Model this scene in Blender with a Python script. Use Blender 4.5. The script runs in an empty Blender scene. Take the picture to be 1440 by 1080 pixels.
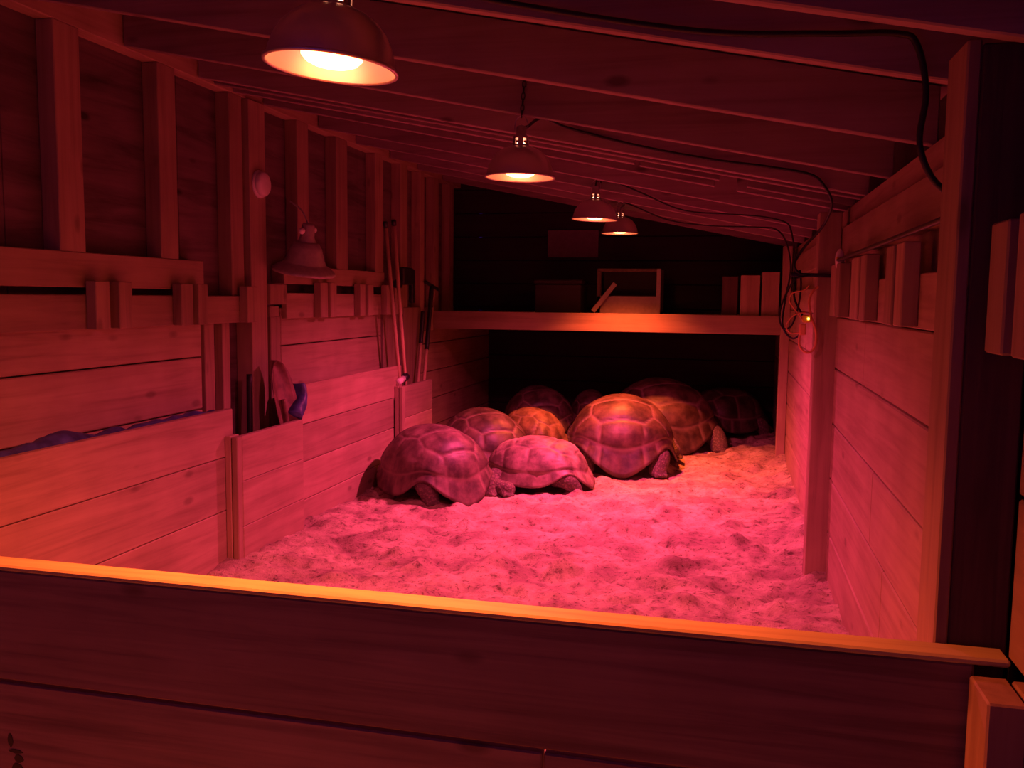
import bpy, bmesh, math, random
from mathutils import Vector, Matrix, noise

random.seed(7)
SC = bpy.context.scene
COL = SC.collection
R = math.radians

# ------------------------------------------------------------------ helpers
def tag(o, label=None, cat=None, group=None, kind=None):
    if label: o['label'] = label
    if cat: o['category'] = cat
    if group: o['group'] = group
    if kind: o['kind'] = kind
    return o

def empty(name, loc=(0, 0, 0), rot=(0, 0, 0)):
    o = bpy.data.objects.new(name, None)
    o.empty_display_size = .1
    o.location = loc
    o.rotation_euler = rot
    COL.objects.link(o)
    return o

def finish(name, bm, mat, parent=None, loc=(0, 0, 0), smooth=False, rot=(0, 0, 0)):
    bmesh.ops.recalc_face_normals(bm, faces=bm.faces)
    me = bpy.data.meshes.new(name)
    bm.to_mesh(me)
    bm.free()
    for m in (mat if isinstance(mat, (list, tuple)) else [mat]):
        me.materials.append(m)
    if smooth:
        for p in me.polygons: p.use_smooth = True
    o = bpy.data.objects.new(name, me)
    o.location = loc
    o.rotation_euler = rot
    COL.objects.link(o)
    if parent: o.parent = parent
    return o

def add_box(bm, lo, hi, bevel=.003, mi=0):
    x0, y0, z0 = lo; x1, y1, z1 = hi
    t = bmesh.new()
    v = [t.verts.new(p) for p in ((x0,y0,z0),(x1,y0,z0),(x1,y1,z0),(x0,y1,z0),(x0,y0,z1),(x1,y0,z1),(x1,y1,z1),(x0,y1,z1))]
    for f in ((0,3,2,1),(4,5,6,7),(0,1,5,4),(1,2,6,5),(2,3,7,6),(3,0,4,7)):
        t.faces.new([v[i] for i in f])
    if bevel > 0:
        bmesh.ops.bevel(t, geom=t.edges[:], offset=bevel, segments=1, affect='EDGES')
    merge(bm, t, mi)

def merge(bm, t, mi=0, mat=None):
    if mat is not None: bmesh.ops.transform(t, matrix=mat, verts=t.verts)
    mp = {v: bm.verts.new(v.co) for v in t.verts}
    for f in t.faces:
        try:
            n = bm.faces.new([mp[v] for v in f.verts]); n.material_index = mi; n.smooth = f.smooth
        except ValueError: pass
    t.free()

def board(name, lo, hi, mat, parent=None, bevel=.004, rough=.0):
    """one sawn board; origin at the middle of its base"""
    c = Vector(((lo[0]+hi[0])/2, (lo[1]+hi[1])/2, lo[2]))
    bm = bmesh.new()
    add_box(bm, Vector(lo)-c, Vector(hi)-c, bevel)
    off = c - (parent.matrix_basis.translation if parent else Vector())
    return finish(name, bm, mat, parent, off)

def catmull(pts, n=8):
    pts = [Vector(p) for p in pts]
    if len(pts) < 3: return pts
    out = []
    P = [pts[0]*2-pts[1]] + pts + [pts[-1]*2-pts[-2]]
    for i in range(1, len(P)-2):
        a, b, c, d = P[i-1:i+3]
        for k in range(n):
            t = k/n
            out.append(.5*((2*b)+(c-a)*t+(2*a-5*b+4*c-d)*t*t+(3*b-a-3*c+d)*t**3))
    out.append(pts[-1])
    return out

def add_tube(bm, pts, r, seg=8, smooth=True, closed_ends=True, mi=0, n=8):
    pts = catmull(pts, n)
    rings = []
    up = Vector((.13, .31, .94))
    for i, p in enumerate(pts):
        d = (pts[min(i+1, len(pts)-1)]-pts[max(i-1, 0)]).normalized()
        a = d.cross(up)
        if a.length < 1e-3: a = d.cross(Vector((1, 0, 0)))
        a.normalize(); b = d.cross(a).normalized()
        up = -(a.cross(d)) if False else up
        rr = r(i/(len(pts)-1)) if callable(r) else r
        rings.append([bm.verts.new(p+(a*math.cos(2*math.pi*k/seg)+b*math.sin(2*math.pi*k/seg))*rr) for k in range(seg)])
    for q, w in zip(rings, rings[1:]):
        for k in range(seg):
            f = bm.faces.new((q[k], q[(k+1) % seg], w[(k+1) % seg], w[k])); f.smooth = smooth; f.material_index = mi
    if closed_ends:
        bm.faces.new(rings[0]).material_index = mi; bm.faces.new(rings[-1]).material_index = mi

def add_lathe(bm, prof, seg=48, mi=0, skip=None, smooth=True):
    rings = []
    for r, z in prof:
        if r < 1e-5: rings.append([bm.verts.new((0, 0, z))])
        else: rings.append([bm.verts.new((r*math.cos(2*math.pi*k/seg), r*math.sin(2*math.pi*k/seg), z)) for k in range(seg)])
    for i, (q, w) in enumerate(zip(rings, rings[1:])):
        for k in range(seg):
            if skip and skip(i, k): continue
            a = [q[k % len(q)], q[(k+1) % len(q)], w[(k+1) % len(w)], w[k % len(w)]]
            u = []
            for v in a:
                if v not in u: u.append(v)
            if len(u) > 2:
                f = bm.faces.new(u); f.smooth = smooth; f.material_index = mi

# ------------------------------------------------------------------ materials
def newmat(name):
    m = bpy.data.materials.new(name); m.use_nodes = True
    nt = m.node_tree
    return m, nt, nt.nodes['Principled BSDF']

def N(nt, t, **kw):
    n = nt.nodes.new(t)
    for k, v in kw.items(): setattr(n, k, v)
    return n

def ramp(nt, stops):
    n = N(nt, 'ShaderNodeValToRGB')
    e = n.color_ramp.elements
    while len(e) < len(stops): e.new(.5)
    for i, (p, c) in enumerate(stops):
        e[i].position = p; e[i].color = (*c, 1)
    return n

def wood(name, axis, light=(.44, .325, .215), dark=(.29, .20, .13), grain=1.0, rough=.62, knots=.5, vary=.22):
    """sawn softwood: long streaks along one axis, knots, each board its own tone"""
    m, nt, b = newmat(name)
    tc = N(nt, 'ShaderNodeTexCoord'); oi = N(nt, 'ShaderNodeObjectInfo')
    add = N(nt, 'ShaderNodeVectorMath', operation='ADD')
    mul = N(nt, 'ShaderNodeVectorMath', operation='SCALE'); mul.inputs[3].default_value = 37.0
    comb = N(nt, 'ShaderNodeCombineXYZ')
    for i in range(3): nt.links.new(oi.outputs['Random'], comb.inputs[i])
    nt.links.new(comb.outputs[0], mul.inputs[0])
    nt.links.new(tc.outputs['Object'], add.inputs[0]); nt.links.new(mul.outputs[0], add.inputs[1])
    mp = N(nt, 'ShaderNodeMapping')
    s = [22.0*grain]*3; s[axis] = 1.1
    mp.inputs['Scale'].default_value = s
    nt.links.new(add.outputs[0], mp.inputs[0])
    n1 = N(nt, 'ShaderNodeTexNoise'); n1.inputs['Scale'].default_value = 1.0; n1.inputs['Detail'].default_value = 6; n1.inputs['Roughness'].default_value = .62; n1.inputs['Distortion'].default_value = .6
    nt.links.new(mp.outputs[0], n1.inputs['Vector'])
    r1 = ramp(nt, [(.28, dark), (.5, [a*.65+c*.35 for a, c in zip(light, dark)]), (.7, light)])
    nt.links.new(n1.outputs['Fac'], r1.inputs[0])
    # broad blotches
    n2 = N(nt, 'ShaderNodeTexNoise'); n2.inputs['Scale'].default_value = 3.2; n2.inputs['Detail'].default_value = 3
    nt.links.new(add.outputs[0], n2.inputs['Vector'])
    r2 = ramp(nt, [(.3, (.62, .6, .58)), (.65, (1, 1, 1))])
    nt.links.new(n2.outputs['Fac'], r2.inputs[0])
    mx = N(nt, 'ShaderNodeMixRGB', blend_type='MULTIPLY'); mx.inputs[0].default_value = .5
    nt.links.new(r1.outputs[0], mx.inputs[1]); nt.links.new(r2.outputs[0], mx.inputs[2])
    # knots
    mk = N(nt, 'ShaderNodeMapping'); k = [5.2]*3; k[axis] = 2.4
    mk.inputs['Scale'].default_value = k
    nt.links.new(add.outputs[0], mk.inputs[0])
    vo = N(nt, 'ShaderNodeTexVoronoi'); vo.inputs['Scale'].default_value = 1.0
    nt.links.new(mk.outputs[0], vo.inputs['Vector'])
    rk = ramp(nt, [(.06, (.25, .2, .17)), (.13, (1, 1, 1))])
    nt.links.new(vo.outputs['Distance'], rk.inputs[0])
    m2 = N(nt, 'ShaderNodeMixRGB', blend_type='MULTIPLY'); m2.inputs[0].default_value = knots
    nt.links.new(mx.outputs[0], m2.inputs[1]); nt.links.new(rk.outputs[0], m2.inputs[2])
    # tone per board
    mr = N(nt, 'ShaderNodeMapRange'); mr.inputs[3].default_value = 1-vary; mr.inputs[4].default_value = 1+vary*.6
    nt.links.new(oi.outputs['Random'], mr.inputs[0])
    hs = N(nt, 'ShaderNodeHueSaturation'); nt.links.new(mr.outputs[0], hs.inputs['Value']); nt.links.new(m2.outputs[0], hs.inputs['Color'])
    nt.links.new(hs.outputs[0], b.inputs['Base Color'])
    b.inputs['Roughness'].default_value = rough
    b.inputs['Specular IOR Level'].default_value = .3
    bp = N(nt, 'ShaderNodeBump'); bp.inputs['Strength'].default_value = .25; bp.inputs['Distance'].default_value = .004
    nt.links.new(n1.outputs['Fac'], bp.inputs['Height']); nt.links.new(bp.outputs[0], b.inputs['Normal'])
    return m

def plain(name, col, rough=.5, metal=0., spec=.4, var=.15, scale=30):
    m, nt, b = newmat(name)
    tc = N(nt, 'ShaderNodeTexCoord'); n = N(nt, 'ShaderNodeTexNoise'); n.inputs['Scale'].default_value = scale; n.inputs['Detail'].default_value = 4
    nt.links.new(tc.outputs['Object'], n.inputs['Vector'])
    r = ramp(nt, [(.3, [c*(1-var) for c in col]), (.7, [min(1, c*(1+var)) for c in col])])
    nt.links.new(n.outputs['Fac'], r.inputs[0]); nt.links.new(r.outputs[0], b.inputs['Base Color'])
    b.inputs['Roughness'].default_value = rough; b.inputs['Metallic'].default_value = metal; b.inputs['Specular IOR Level'].default_value = spec
    return m

WX, WY, WZ = wood('pine_along_x', 0), wood('pine_along_y', 1), wood('pine_along_z', 2)
RAF = wood('rafter_pine', 0, (.36, .26, .26), (.23, .155, .155), knots=.7)
OLDX = wood('weathered_board', 0, (.30, .21, .16), (.15, .10, .08), grain=1.4, knots=.6)
DARKZ = wood('shade_dark_wood', 2, (.10, .065, .05), (.045, .03, .025), knots=.2)  # near-black wood; on the front post it paints in the unlit side
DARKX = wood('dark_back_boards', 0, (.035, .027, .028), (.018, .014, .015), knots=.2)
DECK = wood('roof_deck_boards', 1, (.28, .20, .20), (.18, .125, .125))
PLY = wood('plywood', 1, (.21, .15, .15), (.055, .036, .036), grain=.5, knots=1.0, vary=.05)
BLACK = plain('black_rubber', (.012, .012, .014), .5)
BLACKP = plain('black_plastic', (.02, .02, .024), .35)
WHITEP = plain('white_plastic', (.72, .7, .66), .4, var=.05)
ORANGE = plain('orange_cord', (.75, .35, .16), .45, var=.05)
BLUE = plain('blue_tarpaulin', (.05, .07, .22), .5, var=.5, scale=14)
RUST = plain('rusty_steel', (.17, .09, .065), .55, .35, var=.4, scale=18)
STEEL = plain('galvanised_steel', (.5, .5, .52), .35, .9)
HANDLE = wood('handle_wood', 2, (.66, .48, .28), (.5, .34, .2), knots=0)
CARD = plain('grey_board', (.20, .16, .16), .8, var=.1)
YELLOWP = plain('yellow_plastic', (.8, .55, .08), .35, var=.05)

# heat lamp materials
def bulb_mat(name, col, strength):
    m, nt, b = newmat(name)
    b.inputs['Base Color'].default_value = (.6, .08, .06, 1)
    b.inputs['Emission Color'].default_value = (*col, 1)
    b.inputs['Emission Strength'].default_value = strength
    return m
SHADE, nt, b = newmat('spun_aluminium_shade')
b.inputs['Base Color'].default_value = (.72, .68, .66, 1); b.inputs['Metallic'].default_value = .85; b.inputs['Roughness'].default_value = .34

# sand
SAND, nt, b = newmat('sand')
tc = N(nt, 'ShaderNodeTexCoord')
n1 = N(nt, 'ShaderNodeTexNoise'); n1.inputs['Scale'].default_value = 3.5; n1.inputs['Detail'].default_value = 5
n2 = N(nt, 'ShaderNodeTexNoise'); n2.inputs['Scale'].default_value = 15; n2.inputs['Detail'].default_value = 5; n2.inputs['Roughness'].default_value = .7
n3 = N(nt, 'ShaderNodeTexNoise'); n3.inputs['Scale'].default_value = 150; n3.inputs['Detail'].default_value = 3
for n in (n1, n2, n3): nt.links.new(tc.outputs['Object'], n.inputs['Vector'])
r1 = ramp(nt, [(.38, (.33, .25, .19)), (.60, (.56, .50, .34))]); nt.links.new(n1.outputs['Fac'], r1.inputs[0])
r2 = ramp(nt, [(.32, (.20, .16, .13)), (.42, (.74, .72, .70)), (.56, (1, 1, 1))]); nt.links.new(n2.outputs['Fac'], r2.inputs[0])
mx = N(nt, 'ShaderNodeMixRGB', blend_type='MULTIPLY'); mx.inputs[0].default_value = .85
nt.links.new(r1.outputs[0], mx.inputs[1]); nt.links.new(r2.outputs[0], mx.inputs[2])
nt.links.new(mx.outputs[0], b.inputs['Base Color'])
b.inputs['Roughness'].default_value = .95; b.inputs['Specular IOR Level'].default_value = .1
bp = N(nt, 'ShaderNodeBump'); bp.inputs['Strength'].default_value = .6; bp.inputs['Distance'].default_value = .012
n4 = N(nt, 'ShaderNodeTexNoise'); n4.inputs['Scale'].default_value = 42; n4.inputs['Detail'].default_value = 4; n4.inputs['Roughness'].default_value = .65
nt.links.new(tc.outputs['Object'], n4.inputs['Vector'])
r4 = ramp(nt, [(.34, (.25, .2, .17)), (.43, (1, 1, 1))]); nt.links.new(n4.outputs['Fac'], r4.inputs[0])
mx4 = N(nt, 'ShaderNodeMixRGB', blend_type='MULTIPLY'); mx4.inputs[0].default_value = .75
nt.links.new(mx.outputs[0], mx4.inputs[1]); nt.links.new(r4.outputs[0], mx4.inputs[2]); nt.links.new(mx4.outputs[0], b.inputs['Base Color'])
ad = N(nt, 'ShaderNodeMath', operation='ADD'); nt.links.new(n2.outputs['Fac'], ad.inputs[0])
mu = N(nt, 'ShaderNodeMath', operation='MULTIPLY'); mu.inputs[1].default_value = 1.0; nt.links.new(n3.outputs['Fac'], mu.inputs[0]); nt.links.new(mu.outputs[0], ad.inputs[1])
nt.links.new(ad.outputs[0], bp.inputs['Height']); nt.links.new(bp.outputs[0], b.inputs['Normal'])

# tortoise shell: horn plates with paler seams; the object's colour is the animal's own tone
SHELL, nt, b = newmat('tortoise_shell_horn')
oi = N(nt, 'ShaderNodeObjectInfo'); at = N(nt, 'ShaderNodeAttribute'); at.attribute_name = 'seam'
tc = N(nt, 'ShaderNodeTexCoord')
ns = N(nt, 'ShaderNodeTexNoise'); ns.inputs['Scale'].default_value = 7; ns.inputs['Detail'].default_value = 6; ns.inputs['Roughness'].default_value = .6
nt.links.new(tc.outputs['Object'], ns.inputs['Vector'])
rs = ramp(nt, [(.36, (.20, .18, .17)), (.5, (.5, .48, .46)), (.68, (1.0, 1.0, 1.0))]); nt.links.new(ns.outputs['Fac'], rs.inputs[0])
m1 = N(nt, 'ShaderNodeMixRGB', blend_type='MULTIPLY'); m1.inputs[0].default_value = 1
nt.links.new(oi.outputs['Color'], m1.inputs[1]); nt.links.new(rs.outputs[0], m1.inputs[2])
m2 = N(nt, 'ShaderNodeMixRGB', blend_type='MIX'); m2.inputs[2].default_value = (.36, .27, .21, 1)
mm = N(nt, 'ShaderNodeMath', operation='MULTIPLY'); mm.inputs[1].default_value = .42
nt.links.new(at.outputs['Fac'], mm.inputs[0]); nt.links.new(mm.outputs[0], m2.inputs[0])
nt.links.new(m1.outputs[0], m2.inputs[1]); nt.links.new(m2.outputs[0], b.inputs['Base Color'])
b.inputs['Roughness'].default_value = .5; b.inputs['Specular IOR Level'].default_value = .4
bp = N(nt, 'ShaderNodeBump'); bp.inputs['Strength'].default_value = .3; bp.inputs['Distance'].default_value = .006
nt.links.new(ns.outputs['Fac'], bp.inputs['Height']); nt.links.new(bp.outputs[0], b.inputs['Normal'])

SKIN, nt, b = newmat('tortoise_skin')
tc = N(nt, 'ShaderNodeTexCoord'); vo = N(nt, 'ShaderNodeTexVoronoi'); vo.inputs['Scale'].default_value = 55
nt.links.new(tc.outputs['Object'], vo.inputs['Vector'])
rk = ramp(nt, [(.05, (.22, .17, .13)), (.6, (.10, .075, .06))]); nt.links.new(vo.outputs['Distance'], rk.inputs[0]); nt.links.new(rk.outputs[0], b.inputs['Base Color'])
b.inputs['Roughness'].default_value = .8
bp = N(nt, 'ShaderNodeBump'); bp.inputs['Strength'].default_value = .6; bp.inputs['Distance'].default_value = .008; bp.invert = True
nt.links.new(vo.outputs['Distance'], bp.inputs['Height']); nt.links.new(bp.outputs[0], b.inputs['Normal'])
EYE = plain('tortoise_eye', (.01, .008, .008), .15)

# ------------------------------------------------------------------ camera
cam = bpy.data.cameras.new('camera'); cam.sensor_width = 36; cam.lens = 36*1255/1440; cam.clip_start = .05
co = bpy.data.objects.new('camera', cam); COL.objects.link(co)
yaw, pit, rol = R(13.45), R(5.53), R(-.63)
fwd = Vector((-math.sin(yaw)*math.cos(pit), math.cos(yaw)*math.cos(pit), -math.sin(pit)))
rt = Vector((math.cos(yaw), math.sin(yaw), 0)); dn = fwd.cross(rt)
r2_, d2_ = rt*math.cos(rol)+dn*math.sin(rol), -rt*math.sin(rol)+dn*math.cos(rol)
mw = Matrix((r2_, -d2_, -fwd)).transposed().to_4x4(); mw.translation = (0, 0, 1.5)
co.matrix_world = mw
SC.camera = co

# ------------------------------------------------------------------ the setting
XL, XR = -2.86, .555          # plank faces of the two long walls
YF, YB = 1.99, 10.7           # inner face of the front barrier, back wall
def roof(x): return 2.675-.20*(x+2.84)     # underside of the rafters

def sand_h(x, y):
    v = Vector((x, y, 0))
    h = .035*noise.noise(v*1.3) + .030*noise.noise(v*3.6+Vector((9, 2, 1))) + .022*noise.noise(v*8.0) + .014*noise.noise(v*19.0)
    c = noise.noise(v*5.2+Vector((3, 7, 0)))
    if c > .25: h += (c-.25)*.12                     # kicked-up clods
    if c < -.3: h += (c+.3)*.12                      # footprints
    e = max(0, x-.15)/.4
    h += .05*e*e
    h += .05*max(0, 1-math.hypot((x-.3)/.6, (y-8.7)/.8))
    for (px, py) in ((.47, 4.85), (.47, 8.4), (-2.55, 4.45)):
        h += .03*max(0, 1-math.hypot(x-px, y-py)/.3)
    return h
bm = bmesh.new()
x0, x1, y0, y1 = -2.95, .66, 1.99, 10.75
nx, ny = 170, 400
g = []
for j in range(ny+1):
    y = y0+(y1-y0)*(j/ny)**1.15
    g.append([bm.verts.new((x0+(x1-x0)*i/nx, y, sand_h(x0+(x1-x0)*i/nx, y))) for i in range(nx+1)])
for j in range(ny):
    for i in range(nx):
        bm.faces.new((g[j][i], g[j][i+1], g[j+1][i+1], g[j+1][i])).smooth = True
tag(finish('floor', bm, SAND, smooth=True), kind='structure')
bm = bmesh.new(); add_box(bm, (-3.6, -1.2, -.25), (2.4, 1.94, -.06), 0)
tag(finish('floor', bm, SAND), kind='structure')

# roof deck boards above the rafters
bm = bmesh.new()
y = .4
while y < 10.8:
    w = .24
    t = bmesh.new()
    za, zb = roof(-3.1)+.187, roof(.95)+.187
    v = [t.verts.new(p) for p in ((-3.1, y+.004, za), (.95, y+.004, zb), (.95, y+w, zb), (-3.1, y+w, za), (-3.1, y+.004, za+.02), (.95, y+.004, zb+.02), (.95, y+w, zb+.02), (-3.1, y+w, za+.02))]
    for f in ((0,3,2,1),(4,5,6,7),(0,1,5,4),(1,2,6,5),(2,3,7,6),(3,0,4,7)): t.faces.new([v[i] for i in f])
    merge(bm, t); y += w
add_box(bm, (-3.12, .4, 2.94), (.97, 10.8, 3.0), 0)
tag(finish('ceiling', bm, DECK), kind='structure')

# left wall: plywood sheathing, then plank cladding below
bm = bmesh.new()
for a in (-.5, .72, 1.94, 3.16, 4.38, 5.60, 6.82, 8.04, 9.26): add_box(bm, (-2.97, a, -.1), (-2.93, a+1.217, 3.0), .002)
tag(finish('wall_left', bm, PLY), kind='structure')
def cladding(name, y0, y1, rows, x0, x1, mat, cuts=()):
    bm = bmesh.new()
    for z0, z1 in rows:
        ys = [y0]+[c for c, r in cuts if r == (z0, z1)]+[y1]
        for a, c in zip(ys, ys[1:]): add_box(bm, (x0, a+.001, z0+.004), (x1, c-.001, z1-.004), .005)
    return finish(name, bm, mat)
tag(cladding('wall_left', -.4, 4.46, ((-.1, .27), (.27, .56), (.56, .855), (.855, 1.15), (1.15, 1.42)), -2.93, XL, WY), kind='structure')
tag(cladding('wall_left', 5.38, 7.14, ((-.1, .27), (.27, .56), (.56, .87), (.87, 1.165), (1.165, 1.42)), -2.93, XL, WY), kind='structure')
tag(cladding('wall_left', 8.1, 10.7, ((-.1, .2), (.2, .48), (.48, .76), (.76, 1.04), (1.04, 1.34)), -2.93, XL, WY), kind='structure')
# right wall: planks all the way
rows = ((-.1, .0), (.0, .285), (.285, .57), (.57, .86), (.86, 1.15), (1.15, 1.42))
cut = ((3.9, (1.15, 1.42)), (3.55, (.57, .86)), (3.25, (.285, .57)), (6.2, (.86, 1.15)))
tag(cladding('wall_right', 2.2, 10.7, rows, XR, .60, WY, cut), kind='structure')
tag(cladding('wall_right', -.6, 2.017, ((.75, 1.10), (1.10, 1.40)), .601, .66, WY), kind='structure')
bm = bmesh.new(); add_box(bm, (.66, -.6, -.1), (.70, 10.8, 2.4), 0)
tag(finish('wall_right', bm, DARKX), kind='structure')
# back wall
bm = bmesh.new()
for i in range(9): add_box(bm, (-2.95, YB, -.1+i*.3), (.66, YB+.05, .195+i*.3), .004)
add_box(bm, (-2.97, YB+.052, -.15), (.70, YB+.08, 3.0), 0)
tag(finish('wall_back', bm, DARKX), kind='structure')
# dark boarded partition above the rear platform
bm = bmesh.new()
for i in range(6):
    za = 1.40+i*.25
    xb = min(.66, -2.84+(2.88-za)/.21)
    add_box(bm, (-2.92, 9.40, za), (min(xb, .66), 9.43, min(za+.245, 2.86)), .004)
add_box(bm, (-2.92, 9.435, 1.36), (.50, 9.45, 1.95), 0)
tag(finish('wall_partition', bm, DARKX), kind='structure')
# top plates carrying the rafters
bm = bmesh.new(); add_box(bm, (-2.93, .6, 2.668), (-2.842, 10.6, 2.85), .004)
tag(finish('trim_1', bm, WY), kind='structure')
bm = bmesh.new(); add_box(bm, (.60, 2.2, 1.42), (.66, 10.6, 1.985), .004)
tag(finish('trim_2', bm, WY), kind='structure')

# ------------------------------------------------------------------ rafters
def rafter(y, label, xa=-2.837, xb=.62, t=.040, d=.184, group='roof rafters'):
    bm = bmesh.new()
    v = []
    o = Vector((xa, y, roof(xa)))
    for dy in (0, t):
        for x, dz in ((xa, 0), (xb, 0), (xb, d), (xa, d)):
            v.append(bm.verts.new(Vector((x, y+dy, roof(x)+dz))-o))
    for f in ((0,1,2,3),(7,6,5,4),(0,4,5,1),(1,5,6,2),(2,6,7,3),(3,7,4,0)): bm.faces.new([v[i] for i in f])
    bmesh.ops.bevel(bm, geom=bm.edges[:], offset=.004, segments=1, affect='EDGES')
    return tag(finish('rafter', bm, RAF, None, o), label, 'rafter', group)
rafter(1.20, 'roof rafter overhead, outside the front barrier')
rafter(1.92, 'roof rafter crossing above the nearest heat lamp, along the top edge')
rafter(2.30, 'second visible roof rafter back, behind the top corner of the black cord')
rafter(3.06, 'roof rafter with a chipped ragged lower edge, third back from the front')
rafter(3.83, 'roof rafter carrying the chain of the second heat lamp')
rafter(4.45, 'front roof rafter of the closely set group over the black cord')
rafter(4.60, 'second roof rafter of the closely set group')
rafter(4.80, 'short roof rafter on the left in the closely set group, cut off midway', -2.837, -.50)
rafter(4.84, 'short middle splice board between the cut rafters of the close group', -.48, -.06)
rafter(4.91, 'short roof rafter at the right in the close group, front of the pair', .08, .62)
rafter(5.15, 'long left rafter at the back of the close group, cut short of the right wall', -2.837, -.09)
rafter(5.17, 'short roof rafter at the right in the close group, rear of the pair', .03, .62)
rafter(5.92, 'roof rafter just behind the closely set group')
rafter(6.58, 'roof rafter above the third heat lamp')
rafter(7.30, 'roof rafter between the third and the fourth heat lamp')
rafter(8.00, 'roof rafter behind the fourth heat lamp, above the orange beam')
rafter(8.75, 'rearmost roof rafter, over the platform')

# ------------------------------------------------------------------ left wall framing
studs = [(3.37, 3.53, 'widest pale upright stud at the far left of the plywood wall'),
         (4.09, 4.24, 'second pale upright stud on the plywood, left of the tall post'),
         (4.76, 4.90, 'dim upright stud tucked against the left side of the tall post'),
         (5.60, 5.77, 'upright stud rising behind the unlit hanging lamp'),
         (6.22, 6.42, 'upright stud midway between the unlit lamp and the broom poles'),
         (6.98, 7.15, 'upright stud just left of the broom pole tips'),
         (7.56, 7.74, 'upright stud just right of the broom pole tips'),
         (8.08, 8.20, 'narrow upright stud above the left end of the beam'),
         (8.50, 8.64, 'upright stud behind the left end of the beam'),
         (9.00, 9.14, 'rearmost upright stud by the platform')]
for a, c, l in studs:
    board('stud', (-2.93, a, 1.492 if 4.7 < a < 4.8 else 1.68 if a < 7.5 else 1.34), (-2.84, c, 2.668), WZ, None).name = 'stud'
    tag(bpy.context.scene.objects[len(SC.objects)-1] if False else COL.objects[-1], l, 'stud', 'studs of the left wall')
def thing(o, label, cat, group=None, kind=None): return tag(o, label, cat, group, kind)
thing(board('wall_rail', (-2.93, -.3, 1.525), (-2.835, 4.46, 1.683), WY), 'wide horizontal rail board on the left wall before the tall post', 'rail')
thing(board('wall_rail', (-2.93, 5.39, 1.575), (-2.835, 7.16, 1.70), WY), 'shorter horizontal rail board right of the tall post, behind the unlit lamp', 'rail')
thing(board('ledger_board', (-2.86, -.3, 1.335), (-2.82, 4.90, 1.492), WY), 'horizontal backing board under the left rail, carrying the first guide blocks', 'board')
thing(board('ledger_board', (-2.86, 5.39, 1.345), (-2.82, 7.40, 1.515), WY), 'horizontal backing board right of the tall post, carrying small guide blocks', 'board')
def guide_left(y0, y1, z0, z1, label):
    thing(board('guide_block', (-2.82, y0, z0), (-2.765, y1, z1), WZ), label, 'block', 'guide blocks of the left wall')
guide_left(3.49, 3.585, 1.335, 1.555, 'left block of the first guide pair on the left wall')
guide_left(3.65, 3.745, 1.335, 1.555, 'right block of the first guide pair on the left wall')
guide_left(4.14, 4.245, 1.335, 1.555, 'left block of the second guide pair on the left wall')
guide_left(4.295, 4.385, 1.335, 1.555, 'right block of the second guide pair on the left wall')
guide_left(4.80, 4.915, 1.335, 1.55, 'single guide block touching the left side of the tall post')
guide_left(5.79, 5.90, 1.345, 1.592, 'left block of the guide pair beneath the unlit lamp')
guide_left(5.95, 6.05, 1.345, 1.592, 'right block of the guide pair beneath the unlit lamp')
guide_left(6.485, 6.58, 1.345, 1.592, 'left block of the guide pair between the unlit lamp and the poles')
guide_left(6.64, 6.75, 1.345, 1.592, 'right block of the guide pair between the unlit lamp and the poles')
guide_left(7.04, 7.18, 1.345, 1.592, 'left block of the guide pair behind the two broom poles')
guide_left(7.24, 7.36, 1.345, 1.592, 'right block of the guide pair behind the two broom poles')
thing(board('post', (-2.93, 4.945, -.1), (-2.82, 5.135, 2.668), WZ), 'tall square post on the left wall carrying the round white alarm', 'post')
thing(board('post', (-2.93, 4.50, -.1), (-2.865, 4.60, 1.335), WZ), 'short dim post in the recess at the end of the left planks', 'post')
thing(board('post', (-2.93, 4.70, -.1), (-2.875, 4.78, 1.335), WZ), 'narrow strip post in the shadowed recess beside the tall post', 'post')
thing(board('post', (-2.93, 5.245, -.1), (-2.86, 5.375, 1.36), WZ), 'low post right of the tall post, behind the spade', 'post')
thing(board('wood_block', (-2.86, 5.15, 1.362), (-2.81, 5.265, 1.43), WZ), 'small square block under the larger block beside the tall post', 'block')
thing(board('wood_block', (-2.93, 5.14, 1.44), (-2.80, 5.36, 1.57), WZ), 'larger wood block beside the tall post, below the unlit lamp brim', 'block')
thing(board('post', (-2.93, 7.17, -.1), (-2.85, 7.50, 1.345), WZ), 'dim post behind the lower ends of the two broom poles', 'post')
thing(board('post', (-2.93, 7.62, -.1), (-2.83, 8.08, 1.40), WZ), 'broad dim post left of the two dark-handled tools', 'post')
thing(board('wood_block', (-2.86, 8.22, 1.17), (-2.81, 8.395, 1.40), WZ), 'board offcut at the left end of the orange beam', 'block')

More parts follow.
